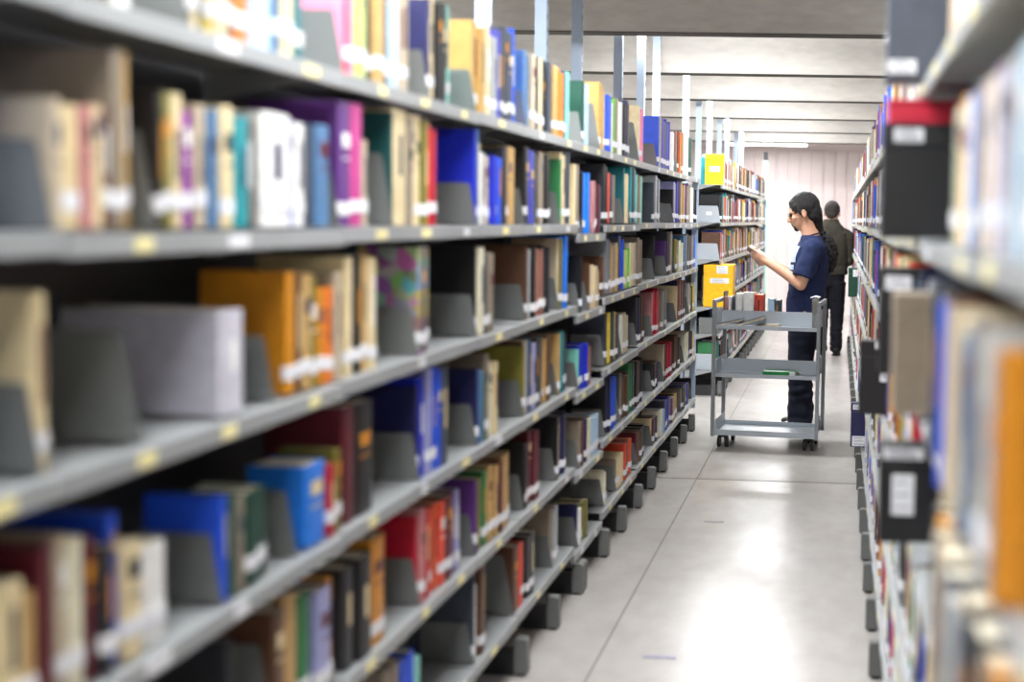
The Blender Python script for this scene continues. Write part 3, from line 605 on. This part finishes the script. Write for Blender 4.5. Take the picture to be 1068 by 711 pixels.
def lying(lx, ly, z, wd, dp, th, c, label, tilt=0, rz=0, pages=True):
    """a closed book lying flat, fore edge towards the aisle"""
    t = thing('book', on_cart(lx, ly, z), label, 'book', 'books on the cart'); t.rotation_euler = (0, tilt, CR+rz)
    k = .0022
    q = MB(); q.prism([(0, 0), (wd, 0), (wd, k), (k, k), (k, th-k), (wd, th-k), (wd, th), (0, th)], 'y', 0, dp); q.build('cover', cover_mat(c), t)
    q = MB(); q.box(k+.0003, wd-.004, .003, dp-.003, k+.0003, th-k-.0003); q.build('page_block', M_PAGE, t)
    return t
lying(-.330, -.185, ZT, .165, .15, .016, 'charcoal', 'dark thin book at the left, leaning on others, cart top shelf', math.radians(-14))
lying(-.205, -.190, ZT, .19, .16, .020, 'charcoal', 'dark grey book tilted in the middle of three on the cart', math.radians(-17))
lying(-.075, -.185, ZT, .155, .15, .016, 'taupe', 'taupe book lying almost flat, right of three on cart top shelf', math.radians(-3))
CBK = [(-.285, .010, .16, 'dustypink', 'thin pink and white book standing at left behind the cart divider'), (-.262, .022, .165, 'white', 'thin white book second from left behind the cart divider'),
       (-.236, .012, .17, 'slate', 'thin slate grey book between white ones on the cart top shelf'), (-.212, .045, .190, 'white', 'white thick book on the cart, beside the widest white one'),
       (-.160, .075, .198, 'white', 'widest white book standing on the cart top shelf'), (-.078, .052, .185, 'scarlet', 'red orange topped book standing on the cart beside white books'),
       (.062, .03, .15, 'slate', 'dark blue low book leaning at right of the cart top shelf')]
for lx, t_, h, c, lb in CBK:
    simple_book(on_cart(lx-.035+t_, .02, ZT), CR+PI/2, t_, h+.025, .15, c, lb, group='books on the cart', lab_=(c in ('slate',)))
t = simple_book(on_cart(.02, .02, ZT), CR+PI/2, .045, .185, .15, 'paleblue', 'pale blue and white book leaning right on the cart top shelf', rot=(0, 0), group='books on the cart')
t = simple_book(on_cart(-.322, .02, ZT), CR+PI/2, .010, .225, .14, 'taupe', 'tilted taupe book at the far left behind the cart divider', group='books on the cart')
# green book lying on the middle shelf
t = thing('book', on_cart(-.02, -.20, ZM+.0), 'green book with a white label lying on the cart middle shelf', 'book', 'books on the cart'); t.rotation_euler = (0, 0, CR)
k = .0022; wd, dp, th = .225, .15, .036
q = MB(); q.prism([(0, 0), (dp, 0), (dp, k), (k, k), (k, th-k), (dp, th-k), (dp, th), (0, th)], 'x', 0, wd); q.build('cover', mat('cover bright green', (20, 140, 62), .4, 0, .1, 30), t)
q = MB(); q.box(.003, wd-.003, k+.0003, dp-.004, k+.0003, th-k-.0003); q.build('page_block', M_PAGE, t)
q = MB(); q.box(wd-.045, wd-.006, -.0008, .004, -.0004, th+.0004); q.build('spine_label', M_LAB, t)
# bundle of papers at the right end of the top shelf
t = thing('paper_bundle', on_cart(.305, .06, ZT), 'bundle of crumpled white papers standing at the cart right end', 'papers'); t.rotation_euler = (0, 0, CR)
for i in range(5):
    q = MB(); x = -.02+.008*i; h = .19+.006*random.random()
    pts = [(x+.002*math.sin(j*1.7+i), -.1+.022*j) for j in range(8)]
    q.prism([(a, b) for a, b in pts]+[(a+.0012, b) for a, b in reversed(pts)], 'z', 0, h); q.build('paper_sheet', M_LAB if i % 2 else M_PAGE, t)
q = MB(); q.prism([(-.035, .196), (-.01, .205), (.02, .199), (.026, .204), (-.008, .212), (-.037, .202)], 'y', -.06, .04); q.build('folded_paper', M_LAB, t)
# ------------------------------------------------------------------ people
def sph(bm, c, r, sc=(1, 1, 1), rot=None, n=14):
    M = Matrix.Translation(c) @ (rot if rot else Matrix()) @ Matrix.Diagonal((r*sc[0], r*sc[1], r*sc[2], 1))
    bmesh.ops.create_uvsphere(bm, u_segments=n, v_segments=n//2+2, radius=1, matrix=M)
def cap(bm, a, b, ra, rb, n=14):
    a, b = Vector(a), Vector(b); d = b-a; q = d.to_track_quat('Z', 'Y').to_matrix().to_4x4()
    bmesh.ops.create_cone(bm, cap_ends=True, cap_tris=False, segments=n, radius1=ra, radius2=rb, depth=d.length, matrix=Matrix.Translation((a+b)/2) @ q)
    sph(bm, a, ra, n=n); sph(bm, b, rb, n=n)
def chain(bm, pts, rs, n=14):
    for i in range(len(pts)-1): cap(bm, pts[i], pts[i+1], rs[i], rs[i+1], n)
def loft(bm, secs, n=24, p=2.3):
    """vertical body: secs = (cx, cy, z, half x, half y)"""
    rings = []
    for cx, cy, z, hx, hy in secs:
        vs = []
        for k in range(n):
            a = 2*PI*k/n; c, s = math.cos(a), math.sin(a)
            vs.append(bm.verts.new((cx+hx*math.copysign(abs(c)**(2/p), c), cy+hy*math.copysign(abs(s)**(2/p), s), z)))
        rings.append(vs)
    for a, b in zip(rings, rings[1:]):
        for k in range(n): bm.faces.new((a[k], a[(k+1) % n], b[(k+1) % n], b[k]))
    bm.faces.new(list(reversed(rings[0]))); bm.faces.new(rings[-1])
def remesh(name, bm, vox, m, parent, smooth=4, wr=None, cut=None):
    me = bpy.data.meshes.new(name+'_src'); bmesh.ops.recalc_face_normals(bm, faces=bm.faces); bm.to_mesh(me); bm.free()
    ts = bpy.data.scenes.new('work'); o = bpy.data.objects.new(name+'_src', me); ts.collection.objects.link(o)
    r = o.modifiers.new('r', 'REMESH'); r.mode = 'VOXEL'; r.voxel_size = vox
    s = o.modifiers.new('s', 'SMOOTH'); s.iterations = smooth; s.factor = .5
    ts.view_layers[0].update(); dg = ts.view_layers[0].depsgraph; ev = o.evaluated_get(dg)
    nm = bpy.data.meshes.new_from_object(ev); nm.name = name
    bpy.data.objects.remove(o); bpy.data.meshes.remove(me); bpy.data.scenes.remove(ts)
    if wr:
        nr = [v.normal.copy() for v in nm.vertices]; co = []
        for v, n_ in zip(nm.vertices, nr): co += list(v.co+n_*wr(v.co))
        nm.vertices.foreach_set('co', co); nm.update()
    if cut:
        b2 = bmesh.new(); b2.from_mesh(nm); bmesh.ops.delete(b2, geom=[f for f in b2.faces if cut(f.calc_center_median())], context='FACES'); b2.to_mesh(nm); b2.free()
    nm.materials.clear(); nm.materials.append(m)
    nm.polygons.foreach_set('use_smooth', [True]*len(nm.polygons))
    ob = bpy.data.objects.new(name, nm); COL.objects.link(ob); ob.parent = parent
    return ob
def frame(d, up_):
    d = Vector(d).normalized(); y = Vector(up_).cross(d).normalized(); z = d.cross(y)
    return d, y, z
def hand(bm, wrist, d, nrm, side, curl, spread=.3, scale=1.0, thumb=(.55, .5)):
    """wrist point, direction of the palm, normal out of the back of the hand; side=+1 thumb towards d x nrm"""
    d = Vector(d).normalized(); nrm = Vector(nrm); nrm = (nrm-d*nrm.dot(d)).normalized(); lat = d.cross(nrm).normalized()*side
    w_ = Vector(wrist); S = scale
    rot = Matrix((( d.x, lat.x, nrm.x, 0), (d.y, lat.y, nrm.y, 0), (d.z, lat.z, nrm.z, 0), (0, 0, 0, 1)))
    sph(bm, w_+d*.048*S, .046*S, (1.05, .86, .34), rot, 16)
    cap(bm, w_-d*.01, w_+d*.03*S, .026*S, .024*S)
    for i, (off, ln) in enumerate(((.030, .078), (.010, .086), (-.010, .080), (-.029, .064))):
        p = w_+d*.086*S+lat*off*S; dd = (d+lat*off*spread*4).normalized(); a = 0; pts = [p-d*.02*S, p]
        for j, q in enumerate((.45, .32, .25)):
            a += curl*(.7, 1.1, .8)[j]
            v = dd*math.cos(a)-nrm*math.sin(a); p = p+v*ln*q*S; pts.append(p)
        chain(bm, pts, [.0095*S, .0092*S, .0082*S, .0075*S, .0066*S], 10)
    p = w_+d*.022*S+lat*.034*S
    v1 = (d*.6+lat*thumb[0]-nrm*thumb[1]*.6).normalized(); v2 = (d*.95+lat*.05-nrm*thumb[1]*.5).normalized()
    chain(bm, [w_+d*.01*S+lat*.012*S, p, p+v1*.036*S, p+v1*.036*S+v2*.032*S], [.016*S, .0125*S, .0105*S, .0085*S], 10)
def head(bm, c, tilt, r=1.0):
    """c = centre of the cranium, looking along +x, tilt = nod down"""
    R_ = Matrix.Translation(c) @ Matrix.Rotation(tilt, 4, 'Y')
    def P(x, y, z): return R_ @ Vector((x*r, y*r, z*r))
    rr = R_.to_3x3().to_4x4()
    sph(bm, P(-.012, 0, .018), .1*r, (.98, .76, .95), rr, 24)          # cranium
    sph(bm, P(.028, 0, -.035), .078*r, (.88, .76, 1.05), rr, 20)       # face
    sph(bm, P(.046, 0, -.088), .042*r, (.95, .9, .72), rr, 16)         # jaw and chin
    sph(bm, P(.078, 0, .018), .03*r, (.5, 1.5, .5), rr)                # brow
    chain(bm, [P(.088, 0, .006), P(.106, 0, -.022), P(.109, 0, -.032)], [.009*r, .012*r, .013*r], 10)   # nose
    for s in (-1, 1):
        sph(bm, P(.1, s*.011, -.034), .0085*r)
        sph(bm, P(.066, s*.036, -.028), .024*r, (.8, .9, .8), rr)      # cheek
        sph(bm, P(-.006, s*.078, -.018), .028*r, (.62, .26, 1.12), rr, 16)   # ear
    sph(bm, P(.094, 0, -.056), .0145*r, (.6, 1.55, .42), rr); sph(bm, P(.091, 0, -.067), .0145*r, (.6, 1.4, .5), rr)   # lips
    return P, rr
def skin_mat(n, c): return mat(n, c, .5, 0, .06, 30)

# ---- the man reading behind the cart
SK = skin_mat('light brown skin', (206, 156, 128))
M_HAIR = mat('black hair', (22, 19, 19), .55, 0, .35, 60, 0, .4)
nt_ = M_HAIR.node_tree; bp_ = nt_.nodes.new('ShaderNodeBump'); wv = nt_.nodes.new('ShaderNodeTexNoise'); wv.inputs['Scale'].default_value = 140
nt_.links.new(wv.outputs['Fac'], bp_.inputs['Height']); bp_.inputs['Strength'].default_value = .7; bp_.inputs['Distance'].default_value = .01
nt_.links.new(bp_.outputs[0], nt_.nodes['Principled BSDF'].inputs['Normal'])
M_SHIRT = mat('navy cotton shirt', (38, 47, 80), .9, 0, .12, 14, 0, .2)
M_JEAN = mat('dark blue denim', (22, 26, 42), .85, 0, .2, 20, 0, .3)
man = thing('person', (-.20, 9.22, 0), 'man with black ponytail in navy t-shirt reading a book behind the cart', 'person', None, PI)
HC = (.064, 0, 1.604)
bm = bmesh.new()
HS = 1.1
Ph, hr = head(bm, HC, .34, HS)
chain(bm, [(.04, 0, 1.56), (.015, 0, 1.47), (-.01, 0, 1.40)], [.066, .064, .072])
loft(bm, [(.03, 0, .84, .09, .14), (.03, 0, .95, .10, .145), (.01, 0, 1.1, .105, .14), (-.005, 0, 1.25, .11, .16), (-.012, 0, 1.35, .09, .17), (-.01, 0, 1.41, .06, .10)])
LA = [(-.02, .20, 1.335), (.06, .245, 1.08), (.19, .175, 1.165), (.318, .135, 1.235)]
RA = [(-.02, -.20, 1.335), (.06, -.245, 1.09), (.19, -.175, 1.155), (.318, -.135, 1.225)]
for A in (LA, RA): chain(bm, A, [.052, .043, .038, .027])
BD = Vector((.26, 0, .16)).normalized()               # direction in which the open book rises away from him
BN = Vector((-BD.z, 0, BD.x))
hand(bm, LA[-1], (.86, -.16, .48), (0.0, .88, -.45), -1, .52, thumb=(.7, .9))
hand(bm, RA[-1], (.86, .16, .48), (0.0, -.88, -.45), 1, .52, thumb=(.7, .9))
for s in (-1, 1):
    chain(bm, [(.03, s*.095, .86), (.055, s*.105, .47), (.03, s*.11, .11)], [.082, .056, .04])
    sph(bm, (.08, s*.11, .05), .045, (1.9, .8, .7))
body = remesh('body', bm, .0052, SK, man, 3)
# hair: combed back over the skull, tied, with a bushy ponytail
bm = bmesh.new(); n_ = 24
sph(bm, Ph(-.022, 0, .030), .104*HS, (1.0, .82, .94), hr, 24)
sph(bm, Ph(-.058, 0, -.025), .076*HS, (.85, .95, 1.12), hr, 18)
sph(bm, Ph(.030, 0, .074), .046*HS, (1.0, 1.2, .62), hr, 16)
for s in (-1, 1): chain(bm, [Ph(.03, s*.06, .045), Ph(.012, s*.070, -.006), Ph(.008, s*.070, -.035)], [.024, .013, .008])
chain(bm, [Ph(-.075, 0, -.045), (-.045, 0, 1.50), (-.075, 0, 1.455)], [.05, .042, .024])
chain(bm, [(-.075, 0, 1.455), (-.105, .005, 1.415), (-.14, .01, 1.36), (-.158, .012, 1.30), (-.158, .01, 1.23), (-.15, .01, 1.16)], [.022, .036, .044, .044, .034, .012])
def curly(p): return .009*noise.noise(Vector((p.x*60, p.y*60, p.z*45)))+.008*noise.noise(p*95)
hair = remesh('hair', bm, .0055, M_HAIR, man, 2, wr=lambda p: curly(p)*(1.2 if p.z < 1.46 else .35))
m = MB(); m.tube([(-.075+.0*a, .024*math.cos(a), 1.457+.024*math.sin(a)) for a in [i*PI/8 for i in range(17)]], .006, 8); m.build('hair_tie', M_RUB, hair, smooth=True)
bm = bmesh.new()
sph(bm, Ph(.074, 0, -.094), .03, (.75, .85, .8), hr); chain(bm, [Ph(.098, -.018, -.046), Ph(.104, 0, -.043), Ph(.098, .018, -.046)], [.004, .005, .004], 8)
for s in (-1, 1): chain(bm, [Ph(.078, s*.022, -.095), Ph(.096, s*.026, -.07), Ph(.098, s*.02, -.05)], [.007, .005, .004], 8)
remesh('goatee', bm, .004, M_HAIR, man, 2)
# spectacles
gl = MB()
for s in (-1, 1):
    c = Vector((.104, s*.032, -.002)); ring = [tuple(Ph(.102-.012*abs(math.cos(a)), c.y+.021*math.cos(a), c.z+.015*math.sin(a))) for a in [i*PI/8 for i in range(17)]]
    gl.tube(ring, .0022, 6); gl.tube([tuple(Ph(.09, s*.054, .004)), tuple(Ph(.05, s*.074, .004)), tuple(Ph(-.006, s*.083, .002)), tuple(Ph(-.016, s*.083, -.012))], .0025, 6)
gl.tube([tuple(Ph(.104, -.011, .002)), tuple(Ph(.108, 0, .006)), tuple(Ph(.104, .011, .002))], .002, 6)
g_ = gl.build('spectacles', mat('black spectacle frame', (20, 20, 24), .3), man, smooth=True)
for s in (-1, 1):
    e = bmesh.new(); sph(e, Ph(.0835, s*.031, .0), .0125, (1, 1, 1)); sph(e, Ph(.0925, s*.031, -.001), .0045)
    me = bpy.data.meshes.new('eye'); e.to_mesh(me); e.free(); me.materials.append(mat('dark eye', (40, 28, 24), .2)); o = bpy.data.objects.new('eye', me); COL.objects.link(o); o.parent = man
# shirt
bm = bmesh.new()
loft(bm, [(.035, 0, .83, .140, .178), (.03, 0, .93, .142, .172), (.018, 0, 1.05, .140, .168), (.008, 0, 1.16, .148, .178), (.0, 0, 1.27, .142, .192), (-.010, 0, 1.345, .118, .190), (-.010, 0, 1.395, .088, .13), (.0, 0, 1.43, .072, .082)])
for A in (LA, RA):
    a, b = Vector(A[0]), Vector(A[1]); e = a.lerp(b, .80)
    sph(bm, a, .072); d_ = e-a; bmesh.ops.create_cone(bm, cap_ends=True, cap_tris=False, segments=20, radius1=.072, radius2=.082, depth=d_.length, matrix=Matrix.Translation((a+e)/2) @ d_.to_track_quat('Z', 'Y').to_matrix().to_4x4())
    cap(bm, (-.01, 0, 1.35), a, .085, .066)
def folds(p): return .007*noise.noise(Vector((p.x*9, p.y*9, p.z*16)))+.004*noise.noise(p*30)
LAa, LAb = Vector(LA[0]), Vector(LA[1])
shirt = remesh('t_shirt', bm, .007, M_SHIRT, man, 4, wr=folds)
# collar cord
m = MB(); m.tube([(.0+.072*math.cos(a), .078*math.sin(a), 1.432-.022*math.cos(a)) for a in [i*PI/12 for i in range(25)]], .0055, 6); m.build('collar', mat('dark navy rib knit', (26, 32, 58), .9), shirt, smooth=True)
# print on the chest, following the cloth
bv = BVHTree.FromPolygons([v.co.copy() for v in shirt.data.vertices], [tuple(p.vertices) for p in shirt.data.polygons])
def patch(y0, y1, z0, z1, ny, nz, off, name, mt, parent):
    q = MB(); P_ = {}
    for i in range(ny+1):
        for j in range(nz+1):
            y = y0+(y1-y0)*i/ny; z = z0+(z1-z0)*j/nz; h = bv.ray_cast(Vector((1, y, z)), Vector((-1, 0, 0)))
            P_[i, j] = tuple(h[0]+h[1]*off) if h[0] else (0.1, y, z)
    for i in range(ny):
        for j in range(nz): q.quad(P_[i, j], P_[i+1, j], P_[i+1, j+1], P_[i, j+1])
    return q.build(name, mt, parent, smooth=True)
pr_ = patch(-.11, .14, 1.235, 1.35, 14, 8, .003, 'chest_print', mat('pale blue shirt print', (176, 196, 216), .8, 0, .25, 40), shirt)
patch(-.10, .13, 1.18, 1.215, 14, 3, .003, 'chest_print', mat('pale blue shirt print', (176, 196, 216)), shirt)
# trousers, loose with folds at the ankles
bm = bmesh.new()
loft(bm, [(.035, 0, .80, .122, .160), (.035, 0, .88, .122, .160), (.03, 0, .95, .115, .150)])
for s in (-1, 1):
    loft(bm, [(.045, s*.118, .045, .088, .078), (.05, s*.115, .12, .092, .08), (.05, s*.112, .25, .084, .078), (.056, s*.106, .45, .086, .084), (.045, s*.094, .65, .105, .092), (.035, s*.082, .84, .125, .10)], 20)
def jf(p): return .010*noise.noise(Vector((p.x*10, p.y*10, p.z*22+3)))*(1.5 if p.z < .35 else .6)
remesh('trousers', bm, .008, M_JEAN, man, 5, wr=jf)
for s in (-1, 1):
    bm = bmesh.new(); y = s*.118
    sph(bm, (.02, y, .052), .05, (1.25, .85, .85)); sph(bm, (.125, y, .040), .048, (1.55, .92, .68)); cap(bm, (.0, y, .075), (.02, y, .10), .042, .042)
    sh = remesh('shoe', bm, .006, mat('black leather', (24, 22, 24), .35), man, 2, cut=None)
    m = MB(); m.prism([(-.05, y-.038), (.05, y-.040), (.13, y-.046), (.185, y-.034), (.20, y), (.185, y+.034), (.13, y+.046), (.05, y+.04), (-.05, y+.038), (-.062, y)], 'z', 0.001, .018); m.build('sole', M_RUB, sh)
# the open book he holds
BC = Vector((.385, 0, 1.262))
q = MB()
t = thing('book', (0, 0, 0), 'open book with dark red brown covers held in both hands by the man', 'book')
Mw = Matrix.Translation((-.20, 9.22, 0)) @ Matrix.Rotation(PI, 4, 'Z')
fr = Matrix(((BD.x, 0, BN.x, BC.x), (0, 1, 0, 0), (BD.z, 0, BN.z, BC.z), (0, 0, 0, 1)))
t.matrix_world = Mw @ fr
def halfbook(s, lo, hi, L, Wd, sag):
    pts = []
    for k in range(7):
        y = Wd*k/6; z = sag*(k/6)**1.0; pts.append((s*y, z))
    return [(a, b+lo) for a, b in pts]+[(a, b+hi) for a, b in reversed(pts)]
for s in (-1, 1):
    c_ = MB(); c_.prism(halfbook(s, -.006, -.003, .2, .135, .035), 'x', -.10, .10); c_.build('cover', cover_mat('maroon'), t)
    c_ = MB(); pts = [(s*.13*k/8, .033*k/8) for k in range(9)]
    top = [(s*.13*k/8, .033*k/8-.002+.016*math.sin(min(1, k/3)*PI/2)*(1-.25*k/8)) for k in range(9)]
    c_.prism([(a, b-.0028) for a, b in pts]+list(reversed(top)), 'x', -.096, .096); c_.build('page_block', M_PAGE, t)

# ---- the man with his back to the camera farther down the aisle
M_JACK = mat('dark olive jacket cloth', (58, 56, 48), .9, 0, .15, 16, 0, .2)
M_TROU = mat('black trouser cloth', (24, 25, 32), .9, 0, .15, 20, 0, .2)
M_HAIR2 = mat('short dark grey hair', (52, 47, 46), .8, 0, .3, 80, 0, .3)
man2 = thing('person', (-.085, 14.38, 0), 'man in dark olive jacket and black trousers standing with his back turned', 'person', None, PI/2-.12)
bm = bmesh.new()
P2, hr2 = head(bm, (.07, .0, 1.628), .45, 1.12)
chain(bm, [(.05, 0, 1.57), (.01, 0, 1.50), (-.02, 0, 1.42)], [.062, .060, .072])
loft(bm, [(0, 0, .84, .10, .15), (0, 0, 1.0, .10, .15), (-.01, 0, 1.25, .11, .17), (-.02, 0, 1.38, .09, .18), (-.01, 0, 1.44, .06, .1)])
L2 = [(-.02, .205, 1.37), (.0, .228, 1.10), (.12, .20, 1.13), (.235, .15, 1.16)]
R2 = [(-.02, -.205, 1.36), (.02, -.215, 1.09), (.15, -.18, 1.10), (.27, -.13, 1.13)]
for A in (L2, R2): chain(bm, A, [.052, .043, .038, .027])
hand(bm, L2[-1], (.85, -.35, .2), (0, .9, -.3), -1, .6, thumb=(.7, .9)); hand(bm, R2[-1], (.85, .35, .2), (0, -.9, -.3), 1, .6, thumb=(.7, .9))
for s in (-1, 1):
    chain(bm, [(0, s*.09, .86), (.02, s*.09, .47), (0, s*.09, .11)], [.082, .056, .04]); sph(bm, (.05, s*.09, .05), .045, (1.9, .8, .7))
remesh('body', bm, .006, skin_mat('tan skin', (190, 140, 116)), man2, 3)
bm = bmesh.new(); sph(bm, P2(-.022, 0, .026), .114, (1.0, .80, .95), hr2, 24); sph(bm, P2(-.055, 0, -.03), .066, (.8, 1.0, 1.0), hr2, 18)
remesh('hair', bm, .006, M_HAIR2, man2, 2, wr=lambda p: .004*noise.noise(p*60))
bm = bmesh.new()
loft(bm, [(.0, 0, .93, .142, .200), (.0, 0, 1.0, .150, .205), (-.01, 0, 1.15, .148, .205), (-.02, 0, 1.28, .146, .215), (-.03, 0, 1.40, .12, .205), (-.03, 0, 1.46, .095, .155), (-.01, 0, 1.52, .085, .10), (.005, 0, 1.56, .078, .082)])
for A in (L2, R2):
    chain(bm, [(-.03, A[0][1]*.5, 1.40), A[0], A[1], A[2], Vector(A[2]).lerp(Vector(A[3]), .8)], [.075, .074, .060, .052, .044])
jk = remesh('jacket', bm, .008, M_JACK, man2, 5, wr=folds)
bm = bmesh.new()
loft(bm, [(.0, 0, .80, .12, .165), (.0, 0, .90, .13, .172), (.0, 0, .96, .13, .17)])
for s in (-1, 1):
    loft(bm, [(.02, s*.085, .045, .082, .068), (.02, s*.085, .13, .082, .068), (.02, s*.088, .45, .084, .078), (.01, s*.088, .65, .10, .09), (0, s*.085, .84, .12, .10)], 20)
remesh('trousers', bm, .008, M_TROU, man2, 5, wr=jf)
for s in (-1, 1):
    bm = bmesh.new(); y = s*.088
    sph(bm, (.0, y, .052), .05, (1.25, .85, .85)); sph(bm, (.10, y, .040), .048, (1.55, .92, .68)); cap(bm, (-.02, y, .075), (.0, y, .10), .042, .042)
    sh = remesh('shoe', bm, .006, mat('black leather', (24, 22, 24), .35), man2, 2)
    m = MB(); m.prism([(-.07, y-.038), (.03, y-.040), (.11, y-.046), (.165, y-.034), (.18, y), (.165, y+.034), (.11, y+.046), (.03, y+.04), (-.07, y+.038), (-.082, y)], 'z', 0.001, .018); m.build('sole', M_RUB, sh)
